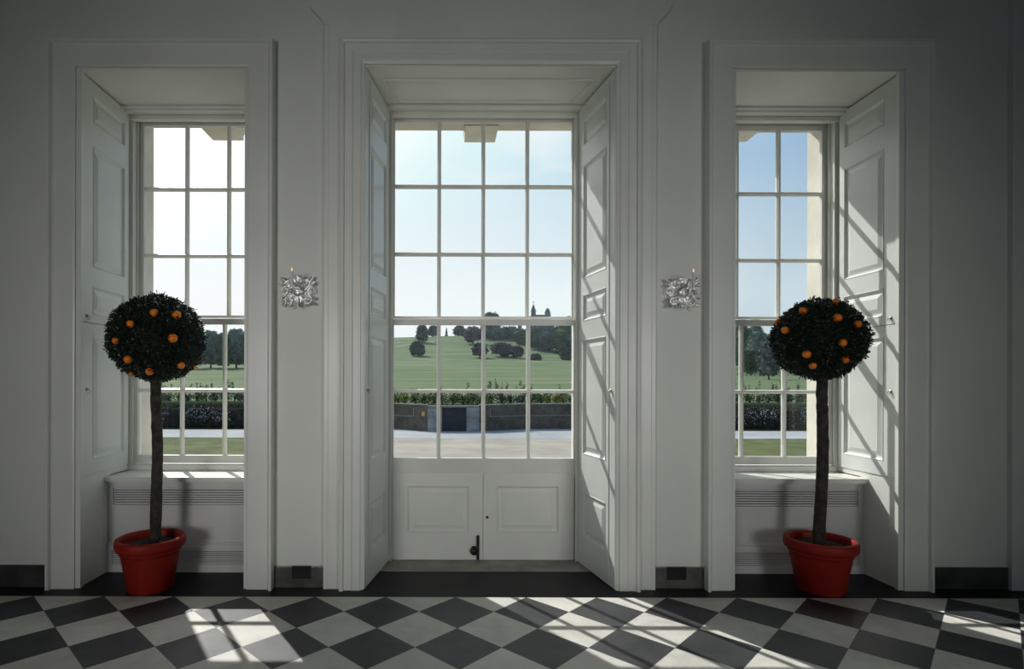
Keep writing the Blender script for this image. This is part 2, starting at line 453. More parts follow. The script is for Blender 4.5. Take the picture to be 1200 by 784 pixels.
def side_window(n, s, dz):
    cx = s*SU
    fr = MB()
    # boxed casing round the sashes
    for t in (-1, 1):
        x0, x1 = sorted((cx+t*.552, cx+t*.5835)); fr.box(x0, x1, 4.37, 4.535, .71, 3.50, .003)
        x0, x1 = sorted((cx+t*.535, cx+t*.553)); fr.box(x0, x1, 4.375, 4.392, .71, 3.487, .003)
        fr.box(x0, x1, 4.446, 4.454, .76, 3.487)
    fr.box(cx-.5515, cx+.5515, 4.36, 4.535, 3.487, 3.505)
    fr.box(cx-.5515, cx+.5515, 4.45, 4.535, .71, .745)
    root = fr.build('window_%d' % n, TRIMP); struct(root)
    zt = 3.44+dz
    make_sash('upper_sash', root, cx, .505, .043, 4.475, 1.925, zt, .020, .045-dz, 3, [zt-.50, zt-.50-.535])
    make_sash('lower_sash', root, cx, .505, .043, 4.395, .815, 1.845, .063, .045, 3, [1.325])
    sill = MB()
    sill.box(cx-.572, cx+.572, 4.10, 4.394, .672, .700)
    sill.box(cx-.572, cx+.572, 4.365, 4.394, .7005, .742, .006)
    sill.box(cx-.5515, cx+.5515, 4.395, 4.45, .70, .745)
    sill.build('window_sill', TRIMP, root)
    return root
side_window(1, -1, 0.0)
side_window(2, 1, -.025)

fr = MB()
for t in (-1, 1):
    x0, x1 = sorted((t*.725, t*.7985)); fr.box(x0, x1, 4.345, 4.53, 0.003, 3.50, .003)
    x0, x1 = sorted((t*.712, t*.726)); fr.box(x0, x1, 4.339, 4.345, 0.003, 3.47, .002)
    fr.box(x0, x1, 4.391, 4.416, .70, 3.47)
fr.box(-.7245, .7245, 4.35, 4.53, 3.5155-.025, 3.519-.006)
fr.box(-.7265, .7265, 4.414, 4.432, .0035, .686)  # added backing board, blocks light leaking through the door gaps
root = fr.build('window_3', TRIMP); struct(root)
make_sash('upper_sash', root, 0, .700, .024, 4.42, 1.915, 3.452, .018, .038, 4, [2.948, 2.41])
make_sash('lower_sash', root, 0, .700, .024, 4.347, .803, 1.84, .115, .045, 4, [1.325])

# low panelled doors under the central sash
for n, s in ((1, -1), (2, 1)):
    x0, x1 = (-.711, -.0015) if s < 0 else (.0015, .711)
    W = x1-x0
    pan = (.115, .605) if s < 0 else (.105, W-.115)
    d = panelled('door_%d' % n, W, .006, .684, [pan], [(.215, .585)], lambda a, t, z, x0=x0: (x0+a, 4.372-t, z), TRIMP, T=.04)
    struct(d)
    if s < 0:
        b = MB(); b.box(-.052, -.030, 4.352, 4.3715, .012, .185, .004)
        b.lathe([(.011,0),(.011,.012),(.006,.016)], 16, (-.041, 4.356, .185))
        la = b.build('bolt', IRON, d)
        k = MB(); k.blob((-.072, 4.345, .082), .030, 3, .08, 1, (1,.8,1.1), 3); k.box(-.09,-.05,4.348,4.3715,.05,.115,.006)
        k.box(-.060,-.040,4.345,4.352,.07,.12,.003)
        k.build('bolt_knob', IRON, la, smooth=True)
    else:
        k = MB(); v=[]; f=[]
        for kk in range(20):
            a = 2*PI*kk/20; v.append((.033+.011*math.cos(a), 4.3705, .338+.011*math.sin(a)))
        for kk in range(20):
            a = 2*PI*kk/20; v.append((.033+.009*math.cos(a), 4.368, .338+.009*math.sin(a)))
        f = [tuple(range(20)), tuple(range(20,40))]+[(i,(i+1)%20,20+(i+1)%20,20+i) for i in range(20)]
        k.addvf(v, f); k.build('keyhole', IRON, d)
        h = MB()
        for z in (.20, .60): h.tube([(.7165,4.3435,z-.03),(.7165,4.3435,z+.03)], .004, 8)
        h.build('hinge', IRON, d)

# ------------------------------------------------------------------ shutters
PAN = [(3.195,3.39),(2.185,3.04),(1.86,2.06),(.852,1.72),(.22,.56)]
def ring_handle(parent, loc, axis):
    """small rose with a drop ring; axis = +1/-1 x direction into the opening"""
    m = MB(); x, y, z = loc
    m.tube([(x,y,z),(x+axis*.006,y,z)], .011, 14); m.tube([(x+axis*.006,y,z),(x+axis*.014,y,z)], .004, 10)
    P = [(x+axis*.013, y+.011*math.sin(a), z-.012+.013*math.cos(a)) for a in [2*PI*k/18 for k in range(19)]]
    m.tube(P, .0022, 6)
    return m.build('ring_handle', BRASS, parent, smooth=True)
lab = {(-1,0): 'lower white panelled shutter folded in the left window reveal beside the left potted tree',
       (-1,1): 'upper white panelled shutter folded in the left window reveal above the left potted tree',
       (1,0): 'lower sunlit white panelled shutter in the right window reveal behind the right potted tree',
       (1,1): 'upper sunlit white panelled shutter in the right window reveal above the right potted tree'}
for s in (-1, 1):
    for up in (0, 1):
        z0, z1 = ((1.802, 3.484) if up else (.748, 1.798))
        pans = PAN[:3] if up else [PAN[3]]
        y0 = 3.807; W = 4.352-y0
        o = panelled('window_shutter', W, z0, z1, [(.100, W-.055)], pans, lambda a, t, z, s=s, y0=y0: (s*(2.765-t), y0+a, z), SHUTP, T=.03)
        tag(o, lab[(s,up)], 'shutter', 'panelled window shutters')
        ring_handle(o, (s*2.765, 3.845, 1.34 if not up else 1.845), -s)
# tall door shutters, slightly splayed
for s in (-1, 1):
    A = Vector((s*.840, 3.752)); B = Vector((s*.736, 4.338)); dvec = (B-A); W = dvec.length; dvec.normalize()
    nrm = Vector((-s*dvec.y, s*dvec.x)) ; nrm = nrm if nrm.x*s < 0 else -nrm
    def mp(a, t, z, A=A, dvec=dvec, nrm=nrm): 
        p = A+dvec*a+nrm*t; return (p.x, p.y, z)
    o = panelled('door_shutter', W, .006, CT-.026, [(.135, W-.085)], PAN, mp, SHUTP, T=.034)
    tag(o, 'tall white panelled shutter on the left side of the central doorway, in shade' if s < 0 else
           'tall white panelled shutter on the right side of the central doorway, crossed by sunlight', 'shutter', 'tall shutters of the central doorway')
    p = A+dvec*.05
    ring_handle(o, (p.x-s*.004, p.y, 1.34), -s)
    b = MB()       # bead line along the outer stile
    p0 = mp(.088, 0.0, 0); 
    b.tube([mp(.088, .001, .05), mp(.088, .001, CT-.06)], .004, 6)
    b.build('bead', SHUTP, o)

# ------------------------------------------------------------------ radiator covers
for s in (-1, 1):
    x0, x1 = sorted((s*1.6565, s*2.797)); 
    r = empty('radiator_cover', ((x0+x1)/2, 4.09, 0))
    tag(r, 'white slatted radiator cover under the left window, behind the left pot' if s < 0 else 'white slatted radiator cover under the right window, behind the right pot', 'radiator cover', 'radiator covers')
    cx = (x0+x1)/2; X0, X1 = x0-cx, x1-cx
    def B(m, a, b, y0, y1, z0, z1, bv=0): m.box(a, b, y0-4.09, y1-4.09, z0, z1, bv)
    zu0, zu1, zl0, zl1 = .49, .615, .06, .165
    g0, g1 = X0+.065, X1-.065
    m = MB()
    # face boards with openings for the two grilles
    B(m, X0, X1, 4.10, 4.125, zu1, .655); B(m, X0, X1, 4.10, 4.125, .195, zu0)
    B(m, X0, g0, 4.10, 4.125, zu0, zu1); B(m, g1, X1, 4.10, 4.125, zu0, zu1)
    B(m, X0, X1, 4.085, 4.125, zl1, .195); B(m, X0, X1, 4.085, 4.125, 0.0, zl0)
    B(m, X0, g0, 4.085, 4.125, zl0, zl1); B(m, g1, X1, 4.085, 4.125, zl0, zl1)
    m.build('body', RADP, r)
    m = MB(); B(m, X0, X1, 4.078, 4.10, .192, .206, .004); B(m, X0, X1, 4.086, 4.10, .2065, .218, .003); m.build('moulding', RADP, r)
    m = MB(); B(m, X0, X1, 4.055, 4.099, .668, .7005, .006); B(m, X0, X1, 4.075, 4.12, .655, .668, .003); m.build('top', TRIMP, r)
    for z0, z1, yy in ((zu0, zu1, 4.10), (zl0, zl1, 4.085)):
        m = MB(); n = 7; step = (z1-z0)/n
        for k in range(n):
            zc = z0+step*(k+.5)
            m.box(g0+.001, g1-.001, yy-4.09+.003, yy-4.09+.016, zc-step*.33, zc+step*.33)
        g = m.build('grille', RADP, r)
        MB().box(g0+.001, g1-.001, yy-4.09+.019, yy-4.09+.0225, z0+.001, z1-.001).build('grille_backing', GAPSHADE, g)  # added dark sheet, paints the shade behind the slats
        m = MB()
        for a, b, c, d in ((g0-.012,g0,z0-.012,z1+.012),(g1,g1+.012,z0-.012,z1+.012),(g0,g1,z0-.012,z0),(g0,g1,z1,z1+.012)):
            B(m, a, b, yy-.006, yy-.0002, c, d)
        m.build('grille_frame', RADP, g)

# ------------------------------------------------------------------ potted orange trees
def potted_tree(px, label, trunk_pts, crown_off, crown_r, fruit, seed, lean=0):
    rnd = random.Random(seed)
    base = (px, 3.768, 0)
    r = empty('potted_orange_tree', base); tag(r, label, 'potted tree', 'round-headed orange trees in red pots')
    prof = [(.131,0),(.139,.004),(.180,.235),(.182,.250),(.189,.254),(.193,.266),(.191,.275),(.200,.278),(.212,.284),(.217,.300),(.218,.330),(.213,.346),(.202,.352),(.190,.348),(.184,.334),(.178,.30),(.176,.26),(.125,.02),(.0005,.02)]
    MB().lathe(prof, 72).build('pot', TERRA, r, smooth=True)
    v = [(0,0,.305)]; f = []
    R = 12; SG = 48
    for i in range(1, R+1):
        for k in range(SG):
            a = 2*PI*k/SG; rr = .1785*i/R
            v.append((rr*math.cos(a), rr*math.sin(a), .300+.012*noise.noise(Vector((rr*25*math.cos(a), rr*25*math.sin(a), seed)))+.012*(1-i/R)))
    for k in range(SG): f.append((0,1+k,1+(k+1)%SG))
    for i in range(R-1):
        for k in range(SG): f.append((1+i*SG+k,1+(i+1)*SG+k,1+(i+1)*SG+(k+1)%SG,1+i*SG+(k+1)%SG))
    so = mesh_obj('soil', v, f, SOIL, r, smooth=True)
    # trunk
    pts = []; rad = []
    tp = [Vector(p) for p in trunk_pts]
    N = 46
    for i in range(N+1):
        t = i/N*(len(tp)-1); k = min(int(t), len(tp)-2); u = t-k
        p0 = tp[max(k-1,0)]; p1 = tp[k]; p2 = tp[k+1]; p3 = tp[min(k+2,len(tp)-1)]
        p = .5*((2*p1)+(-p0+p2)*u+(2*p0-5*p1+4*p2-p3)*u*u+(-p0+3*p1-3*p2+p3)*u**3)
        pts.append(p+Vector((.003*noise.noise(Vector((seed,i*.6,0))), .003*noise.noise(Vector((0,i*.6,seed))), 0)))
        rad.append(.037-.004*i/N+.0035*noise.noise(Vector((seed*2.1, i*.45, 3)))+.022*max(0, 1-i/4)*.6)
    MB().tube(pts, rad, 18).build('trunk', BARK, r, smooth=True)
    C = Vector(crown_off)
    # foliage: small folded leaves over a solid core coloured dark for inner shade
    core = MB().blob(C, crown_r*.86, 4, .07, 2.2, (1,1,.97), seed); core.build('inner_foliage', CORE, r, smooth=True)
    m = MB(); nl = 15000
    for i in range(nl):
        z = rnd.uniform(-1,1); a = rnd.uniform(0,2*PI); q = math.sqrt(1-z*z)
        n = Vector((q*math.cos(a), q*math.sin(a), z))
        lump = 1+.05*noise.noise(n*2.6+Vector((seed,0,0)))+.055*noise.noise(n*8+Vector((0,seed,0)))
        rr = crown_r*lump*(.86+.15*rnd.random()**.6)
        if rnd.random() < .03: rr *= 1.04
        c = C+Vector((n.x, n.y, n.z*.97))*rr
        d = (n*rnd.uniform(.2,1.2)+Vector((rnd.gauss(0,.6), rnd.gauss(0,.6), rnd.gauss(0,.6)))).normalized()
        sdir = d.cross(Vector((rnd.gauss(0,1), rnd.gauss(0,1), rnd.gauss(0,1)))).normalized(); u = d.cross(sdir)
        L = rnd.uniform(.012,.021); Wd = L*.34
        m.addvf([c, c+d*L*.5+sdir*Wd+u*Wd*.5, c+d*L, c+d*L*.5-sdir*Wd+u*Wd*.5, c+d*L*.5-u*Wd*.1],
                [(0,1,4),(1,2,4),(2,3,4),(3,0,4)])
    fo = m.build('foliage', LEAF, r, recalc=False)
    fo['kind'] = 'stuff'
    # fruit: angular offsets on the crown as seen from the room
    wc = Vector(base)+C; view = (wc-Vector((CX,0,H))).normalized(); right = view.cross(Vector((0,0,1))).normalized(); up = right.cross(view)
    for (fx, fz, size) in fruit:
        dd = math.sqrt(max(.02, 1-fx*fx-fz*fz)) if fx*fx+fz*fz < 1 else .12
        d = (right*fx+up*fz-view*dd).normalized()
        p = C+d*crown_r*(.985)
        fr = MB(); 
        bm = bmesh.new(); bmesh.ops.create_uvsphere(bm, u_segments=24, v_segments=16, radius=size)
        for vv in bm.verts:
            rr = math.hypot(vv.co.x, vv.co.y)
            vv.co.z *= 1.02
            if vv.co.z > size*.8: vv.co.z -= (1-rr/size)*size*.12
        bm.verts.index_update()
        fr.addvf([p+vv.co for vv in bm.verts], [tuple(w_.index for w_ in ff.verts) for ff in bm.faces]); bm.free()
        fo = fr.build('orange', ORANGE, r, smooth=True)
        st = MB(); top = p+Vector((0,0,size*.82))
        st.tube([top, top+Vector((.002,0,.008))-d*.004], .0022, 6); st.build('stalk', BARK, fo)
    return r

def fr_px(lst, x0, y0, sc, cx, cy, R, size):
    return [((x0+a/sc-cx)/R, -(y0+b/sc-cy)/R, size*k) for a, b, k in lst]
left_fruit = fr_px([(388,204,.95),(521,212,1.1),(254,283,.9),(498,366,1.1),(168,395,.85),(238,513,1),(550,545,.9),(362,590,.95),(650,580,.95),(250,612,.6)],
                   110, 330, 5.6, 182.5, 396.5, 53, .0265)
right_fruit = fr_px([(298,137,.95),(492,80,.85),(133,205,.85),(500,200,1.05),(190,270,1.0),(616,248,.95),(530,373,.95),(322,447,1.05),(548,492,.9),(358,530,.9)],
                   895, 335, 5.6, 965, 397, 53, .0255)
potted_tree(-2.283, 'round-headed orange tree in a red pot, in front of the left window',
    [(.030,0,.25),(.034,.0,.45),(.040,0,.70),(.045,0,.95),(.036,0,1.2),(.026,0,1.55)], (.030,.02,1.685), .294, left_fruit, 5)
potted_tree(2.232, 'round-headed orange tree in a red pot, in front of the right window',
    [(-.012,0,.25),(-.006,0,.45),(.004,0,.62),(.014,0,.9),(.012,0,1.15),(.008,0,1.3),(.01,0,1.55)], (-.002,.02,1.69), .275, right_fruit, 9)

# ------------------------------------------------------------------ silver candle sconces
def spiral(cx, cz, r0, turns, ph, sgn, y=-.032, n=34):
    P = []; Rr = []
    for i in range(n+1):
        t = i/n; rr = r0*(1-t)+.004; a = ph+sgn*t*turns*2*PI
        P.append((cx+rr*math.cos(a), y-.014*t, cz+rr*math.sin(a))); Rr.append(.0052*(1-.45*t))
    return P, Rr
def leaf_shape(mb, p, ang, L, Wd, y=-.032, curl=.012):
    """acanthus-like lobe in the plate's plane"""
    n = 9; c, s_ = math.cos(ang), math.sin(ang); v = []; f = []
    for i in range(n+1):
        t = i/n; wd = Wd*math.sin(PI*min(1,t*.92+.08))**.7*(1+.28*math.sin(t*PI*5)); bend = L*.22*t*t
        for k, q in enumerate((-1,-.5,0,.5,1)):
            yy = y-curl*(t**2)*1.3-.006*(1-abs(q))+.003*abs(q)
            lx = L*t; lz = q*wd+bend
            v.append((p[0]+lx*c-lz*s_, yy, p[1]+lx*s_+lz*c))
    m_ = 5
    for i in range(n):
        for k in range(m_-1): f.append((i*m_+k,(i+1)*m_+k,(i+1)*m_+k+1,i*m_+k+1))
    # thickness
    N = len(v); v += [(a,b+.003,c_) for a,b,c_ in v]; f += [tuple(N+q for q in reversed(g)) for g in f]
    mb.addvf(v, f)
def sconce(x, z, label):
    r = empty('wall_sconce', (x, WY-.001, z)); tag(r, label, 'sconce', 'silver candle sconces')
    # pierced and embossed back plate with a lobed outline
    v = []; f = []; NR = 14; NA = 96
    for i in range(NR+1):
        t = i/NR
        for k in range(NA):
            a = 2*PI*k/NA
            R0 = .101*(1+.07*math.cos(4*a+PI)+.05*math.sin(a)+.06*math.cos(12*a)+.03*math.cos(20*a+1))
            px_, pz_ = R0*t*math.cos(a)*1.02, R0*t*math.sin(a)
            yy = -.026-.014*(1-t**2)-.006*math.cos(12*a)*t*(1-t)*3-.005*noise.noise(Vector((px_*60,0,pz_*60)))
            if i == NR: yy = -.002
            v.append((px_, yy, pz_))
    for i in range(NR):
        for k in range(NA): f.append((i*NA+k,i*NA+(k+1)%NA,(i+1)*NA+(k+1)%NA,(i+1)*NA+k))
    f.append(tuple(NR*NA+k for k in range(NA)))
    mesh_obj('back_plate', v, f, SILVER, r, smooth=True)
    b = MB(); b.blob((0,-.036,.002), .040, 3, .16, 2.5, (1.05,.5,1), 4)
    b.build('boss', SILVER, r, smooth=True)
    b = MB(); P = [(.045*math.cos(a)*1.1, -.032, .002+.041*math.sin(a)) for a in [2*PI*k/30 for k in range(31)]]; b.tube(P, .0045, 8)
    P = [(.022*math.cos(a), -.060, .010+.014*math.sin(a)) for a in [PI*1.5*k/20+.4 for k in range(21)]]; b.tube(P, .0035, 6)
    b.build('boss_rim', SILVER, r, smooth=True)
    for (cx_, cz_, r0, ph, sg) in ((-.084,.004,.029,0,1),(.084,.004,.029,PI,-1),(-.058,-.058,.027,1.5,1),(.062,-.056,.029,1.6,-1),(-.052,.058,.024,-1.5,-1),(.052,.058,.024,-1.6,1)):
        P, Rr = spiral(cx_, cz_, r0, 1.7, ph, sg); b = MB(); b.tube(P, Rr, 8); b.blob((cx_,-.036,cz_), .006, 2, 0, 1)
        b.build('scroll', SILVER, r, smooth=True)
    for (p, a, L, Wd) in (((-.075,.060),2.35,.050,.016),((.075,.060),.78,.050,.016),((-.088,.045),2.9,.034,.013),((.088,.045),.25,.034,.013),
                          ((-.075,-.040),3.6,.046,.015),((.075,-.040),-.46,.046,.015),((-.080,-.070),3.9,.042,.013),((.080,-.070),-.75,.042,.013),
                          ((0,.060),1.57,.055,.018),((-.014,.062),2.1,.045,.013),((.014,.062),1.04,.045,.013),((-.02,-.065),4.2,.048,.014),((.02,-.065),-1.06,.048,.014),
                          ((0,-.06),-1.57,.052,.015),((-.045,-.082),3.5,.034,.011),((.045,-.082),-.36,.034,.011),((-.034,.046),1.9,.032,.011),((.034,.046),1.24,.032,.011)):
        b = MB(); leaf_shape(b, p, a, L, Wd); b.build('acanthus_leaf', SILVER, r, smooth=True)
    # arm, pan, candle
    b = MB()
    P = []
    for i in range(25):
        t = i/24; P.append((0, -.04-.150*t, -.060-.055*math.sin(t*PI)+.028*t))
    b.tube(P, [.0055-.001*math.sin(PI*k/24) for k in range(25)], 10)
    b.blob((0,-.115,-.122), .010, 2, .1, 2)
    b.build('arm', SILVER, r, smooth=True)
    b = MB(); b.lathe([(.004,-.075),(.008,-.06),(.005,-.048),(.010,-.036),(.026,-.028),(.029,-.024),(.026,-.022),(.012,-.026),(.011,0),(.013,.004),(.009,.004)], 28, (0,-.192,0))
    b.build('drip_pan', SILVER, r, smooth=True)
    cd = MB().lathe([(.0088,-.02),(.0088,.100),(.006,.104),(.001,.105)], 20, (0,-.192,0)).build('candle', WAX, r, smooth=True)
    b = MB(); b.lathe([(.0015,.104),(.0046,.110),(.0048,.115),(.0026,.123),(.0004,.131)], 14, (0,-.192,0)); b.build('flame', FLAME, cd, smooth=True)
    return r
sconce(-1.292, 2.005, 'silver scrollwork wall sconce with one candle, left of the central doorway')
sconce(1.300, 2.003, 'silver scrollwork wall sconce with one candle, right of the central doorway')

# ------------------------------------------------------------------ outside
GZ = -1.70; HAZE = .00013
GRASS  = mottled('park_grass', (.055,.085,.026,1), (.095,.12,.045,1), .09, .95, detail=8, spec=.1)
HGRASS = None
def hill_mat():
    m = NT('hill_grass')
    g = m.add('ShaderNodeNewGeometry')
    mp = m.add('ShaderNodeMapping'); m.link(g.outputs['Position'], mp.inputs[0]); mp.inputs['Scale'].default_value = (.010,.045,.06)
    n1 = m.noise(2.4, 9, .66, mp.outputs[0])
    c = m.ramp(n1, [(.30,(.066,.122,.050,1)),(.46,(.092,.145,.064,1)),(.56,(.142,.170,.090,1)),(.68,(.24,.225,.14,1))])
    n2 = m.noise(.35, 4, .6, g.outputs['Position'])
    c = m.mix(m.math('MULTIPLY', n2, .35), c, (.04,.07,.025,1))
    m.link(c, m.b.inputs['Base Color']); m.b.inputs['Roughness'].default_value = .95; m.b.inputs['Specular IOR Level'].default_value = .1
    return m.m
HILL = hill_mat()
VERGE  = mottled('verge_grass', (.070,.085,.034,1), (.115,.13,.058,1), .8, .95, detail=6, spec=.1)
GRAVEL = mottled('pale_gravel', (.26,.235,.198,1), (.34,.315,.265,1), .5, .95, .3, 8, detail=8, spec=.2)
ROADM  = mottled('pale_grey_road', (.27,.285,.295,1), (.34,.35,.36,1), .4, .9, detail=6, spec=.2)
BRICKW = None
def brick_mat():
    m = NT('dark_brick')
    tc = m.add('ShaderNodeTexCoord'); mp = m.add('ShaderNodeMapping'); m.link(tc.outputs['Object'], mp.inputs[0])
    mp.inputs['Rotation'].default_value = (PI/2, 0, 0)
    b = m.add('ShaderNodeTexBrick'); m.link(mp.outputs[0], b.inputs['Vector'])
    b.inputs['Color1'].default_value = (.085,.068,.050,1); b.inputs['Color2'].default_value = (.19,.155,.115,1); b.inputs['Mortar'].default_value = (.20,.18,.15,1)
    b.inputs['Scale'].default_value = 4.2; b.inputs['Mortar Size'].default_value = .012
    c = m.mix(.5, b.outputs[0], m.ramp(m.noise(1.3,8,.7), [(.36,(.03,.030,.022,1)),(.62,(.19,.165,.125,1))]))
    m.link(c, m.b.inputs['Base Color']); m.b.inputs['Roughness'].default_value = .95
    return m.m
BRICKW = brick_mat()
COPING = mottled('stone_coping', (.16,.17,.14,1), (.27,.27,.23,1), 1.5, .9)
PILLAR = mottled('pale_rendered_pillar', (.20,.205,.205,1), (.38,.385,.375,1), 1.8, .9, detail=8)
GATEM  = mottled('dark_gate_paint', (.018,.022,.028,1), (.038,.043,.050,1), 3, .6)
YELLOW = mottled('yellow_plate', (.50,.36,.06,1), (.60,.45,.09,1), 4, .6)
RAILM  = mottled('pale_rail_paint', (.25,.25,.23,1), (.32,.32,.30,1), 4, .5)
WOODF  = mottled('weathered_fence_wood', (.20,.19,.16,1), (.30,.28,.24,1), 2, .9)
OBSB   = mottled('observatory_brick', (.12,.13,.16,1), (.17,.18,.21,1), .2, .9)
OBSD   = mottled('lead_roof', (.07,.085,.10,1), (.11,.125,.14,1), .3, .7)
OBSG   = mottled('pale_window_dressing', (.30,.31,.33,1), (.36,.37,.38,1), .3, .8)
REDB   = mottled('red_ball_paint', (.20,.05,.06,1), (.26,.07,.07,1), .3, .6)
TRUNKF = mottled('far_trunk_bark', (.04,.034,.028,1), (.07,.06,.05,1), .8, .9)
FLOWER = mottled('white_petals', (.55,.53,.58,1), (.75,.73,.78,1), 4, .8)
def leafm(n, a, b, sc=.12): return mottled(n, a, b, sc, .9, detail=6, spec=.1, stops=(.38,.62))
LF = {'blue':  leafm('blue_green_foliage', (.034,.062,.050,1), (.095,.135,.100,1)),
      'dark':  leafm('dark_green_foliage', (.026,.048,.034,1), (.070,.100,.060,1)),
      'mid':   leafm('mid_green_foliage', (.052,.082,.044,1), (.120,.160,.080,1)),
      'purple':leafm('copper_purple_foliage', (.062,.042,.054,1), (.135,.098,.108,1)),
      'grey':  leafm('grey_green_foliage', (.060,.074,.048,1), (.11,.125,.085,1)),
      'pale':  leafm('pale_blossom_foliage', (.07,.09,.06,1), (.24,.25,.24,1), .8)}
LF['blue2'] = leafm('near_blue_green_foliage', (.09,.135,.105,1), (.20,.26,.20,1), .35); LF['dark2'] = leafm('near_dark_green_foliage', (.058,.090,.064,1), (.135,.18,.115,1), .35)  # lighter copies for nearer trees, haze put into the leaf colour
SHR = {'green': mottled('shrub_leaf', (.055,.075,.030,1), (.15,.18,.075,1), 3, .8, spec=.2),
       'lime':  mottled('lime_shrub_leaf', (.14,.17,.035,1), (.34,.35,.09,1), 3, .8, spec=.2),
       'dull':  mottled('dull_shrub_leaf', (.065,.070,.050,1), (.17,.175,.13,1), 3, .8, spec=.2),
       'hedge': mottled('dark_hedge_leaf', (.040,.038,.030,1), (.10,.095,.075,1), 3, .95, spec=0)}

KN = [(30,-.1),(75,-.1),(120,1.0),(200,4),(250,6.8),(300,9.5),(400,15.5),(450,22),(500,29.5),(550,38),(600,47.5),(650,51),(1400,53)]
def zpro(Y):
    for (a, za), (b, zb) in zip(KN, KN[1:]):
        if Y <= b:
            t = max(0, (Y-a)/(b-a)); return za+(zb-za)*t
    return KN[-1][1]
def ground(x, Y):
    z = zpro(Y)
    if Y > 380:
        z += (Y-380)/220*1.0*(2.5+3*math.tanh(x/60)+2*noise.noise(Vector((x*.012, Y*.006, 1))))
    return z
def X(px, Y): return CX+(px-520)/655*Y
WL = [(-60,39),(-14,38.5),(-9,37.8),(-3.7,36.6),(-1.3,34.6),(1.9,34.6),(4.5,36.2),(8,36.8),(16,38),(60,39)]
def wally(x):
    for (a, ya), (b, yb) in zip(WL, WL[1:]):
        if x <= b: return ya+(yb-ya)*max(0,(x-a)/(b-a))
    return WL[-1][1]
# upper park and hill
ys = [0, 6, 14, 24, 40, 60, 85, 115, 150, 185, 220, 260, 300, 340, 380, 420, 460, 500, 530, 560, 580, 610, 660, 800, 1200]
v = []; f = []; nx = 90
ys = [-1]+ys
for j, yy in enumerate(ys):
    low_ = yy < 0; yy = max(yy, 0)
    for i in range(nx+1):
        # widen with distance
        s = (i/nx*2-1); half = 60+yy*1.3; x = s*abs(s)**.25*half
        Y = wally(x)+.22+yy
        v.append((x, Y, GZ-.1 if low_ else ground(x, Y)))
for j in range(len(ys)-1):
    for i in range(nx):
        k = j*(nx+1)+i; f.append((k,k+1,k+nx+2,k+nx+1))
struct(mesh_obj('park_hill', v, f, HILL, smooth=True))
struct(MB().box(-90, 90, 4.79, 40, GZ-.3, GZ).build('lawn', VERGE))
m = MB(); m.prism([(-6.5,4.95),(10.2,4.95),(10.2,30.5),(-6.5,30.5)], 'z', GZ, GZ+.012); struct(m.build('gravel_forecourt', GRAVEL))
m = MB(); m.prism([(-80,31.5),(-20,30.6),(-6.5,30.2),(10,30.2),(22,30.6),(80,31.5),(80,36.2),(20,35.2),(12,35.6),(6,36.8),(-5,37.0),(-10,35.6),(-20,35.2),(-80,36.2)], 'z', GZ, GZ+.02); struct(m.build('road', ROADM))
# retaining wall
def wall_run(name, pts, mat, z0, z1, t0, t1):
    mb = MB()
    for (a, ya), (b, yb) in zip(pts, pts[1:]):
        mb.prism([(a,ya+t0),(b,yb+t0),(b,yb+t1),(a,ya+t1)], 'z', z0, z1)
    return struct(mb.build(name, mat))
Lp = [(-13,wally(-13)),(-9,37.8),(-3.7,36.6),(-1.3,34.6)]; Rp = [(1.9,34.6),(4.5,36.2),(8,36.8),(15,wally(15))]
wall_run('wall_retaining_left', Lp, BRICKW, GZ, -.10, 0, .4)
wall_run('wall_retaining_right', Rp, BRICKW, GZ, -.10, 0, .4)
wall_run('trim_18', Lp, COPING, -.10, -.03, -.05, .42); wall_run('trim_19', Rp, COPING, -.10, -.03, -.05, .42)
r = empty('gateway', (.35, 34.5, GZ)); tag(r, 'dark metal gate between pale rendered pillars in the brick wall outside', 'gate')
for a, b in ((-1.65,-.76),(.75,1.54)): 
    MB().box(a, b, 0, .5, 0, 1.50).build('pillar', PILLAR, r)
MB().box(-1.64, 1.54, -.08, .5, 1.50, 1.60, .01).build('lintel', COPING, r)
for a, b in ((-.755,-.008),(.0,.745)):
    g = MB(); g.box(a, b, .14, .17, .02, 1.38)
    for q in (a+.0, b-.05): g.box(q, q+.05, .12, .14, .02, 1.38)
    for z in (.02, .66, 1.32): g.box(a+.05, b-.05, .12, .14, z, z+.06)
    g.build('gate_leaf', GATEM, r)
MB().box(-.755, .745, .14, .3, 1.38, 1.4999).build('gate_head', GATEM, r)
r = empty('yellow_sign', (X(496.5,34.9), wally(X(496.5,34.9)), -.62)); tag(r, 'small yellow plate fixed to the dark brick wall left of the gate', 'sign')
ang = math.atan2(34.6-36.6, 2.4)
o = MB().box(-.12,.12,-.035,-.012,-.13,.13,.003).build('plate', YELLOW, r)
r.rotation_euler = (0,0,ang)
for s, pts, lb in ((-1, [(-8.8,37.7),(-3.75,36.55),(-2.2,35.3)], 'pale handrail along the dark wall left of the gate'),
                   (1, [(2.6,34.95),(4.5,36.15),(8,36.75),(13,37.4)], 'pale handrail along the dark wall right of the gate')):
    m = MB(); m.tube([(a,b-.12,-.80) for a,b in pts], .022, 8)
    r = m.build('handrail', RAILM); tag(r, lb, 'handrail', 'handrails on the retaining wall')
    top = pts[-1] if s < 0 else pts[0]
    MB().tube([(top[0],top[1]-.12,-.25),(top[0],top[1]-.12,-.80)], .022, 8).build('upright', RAILM, r)

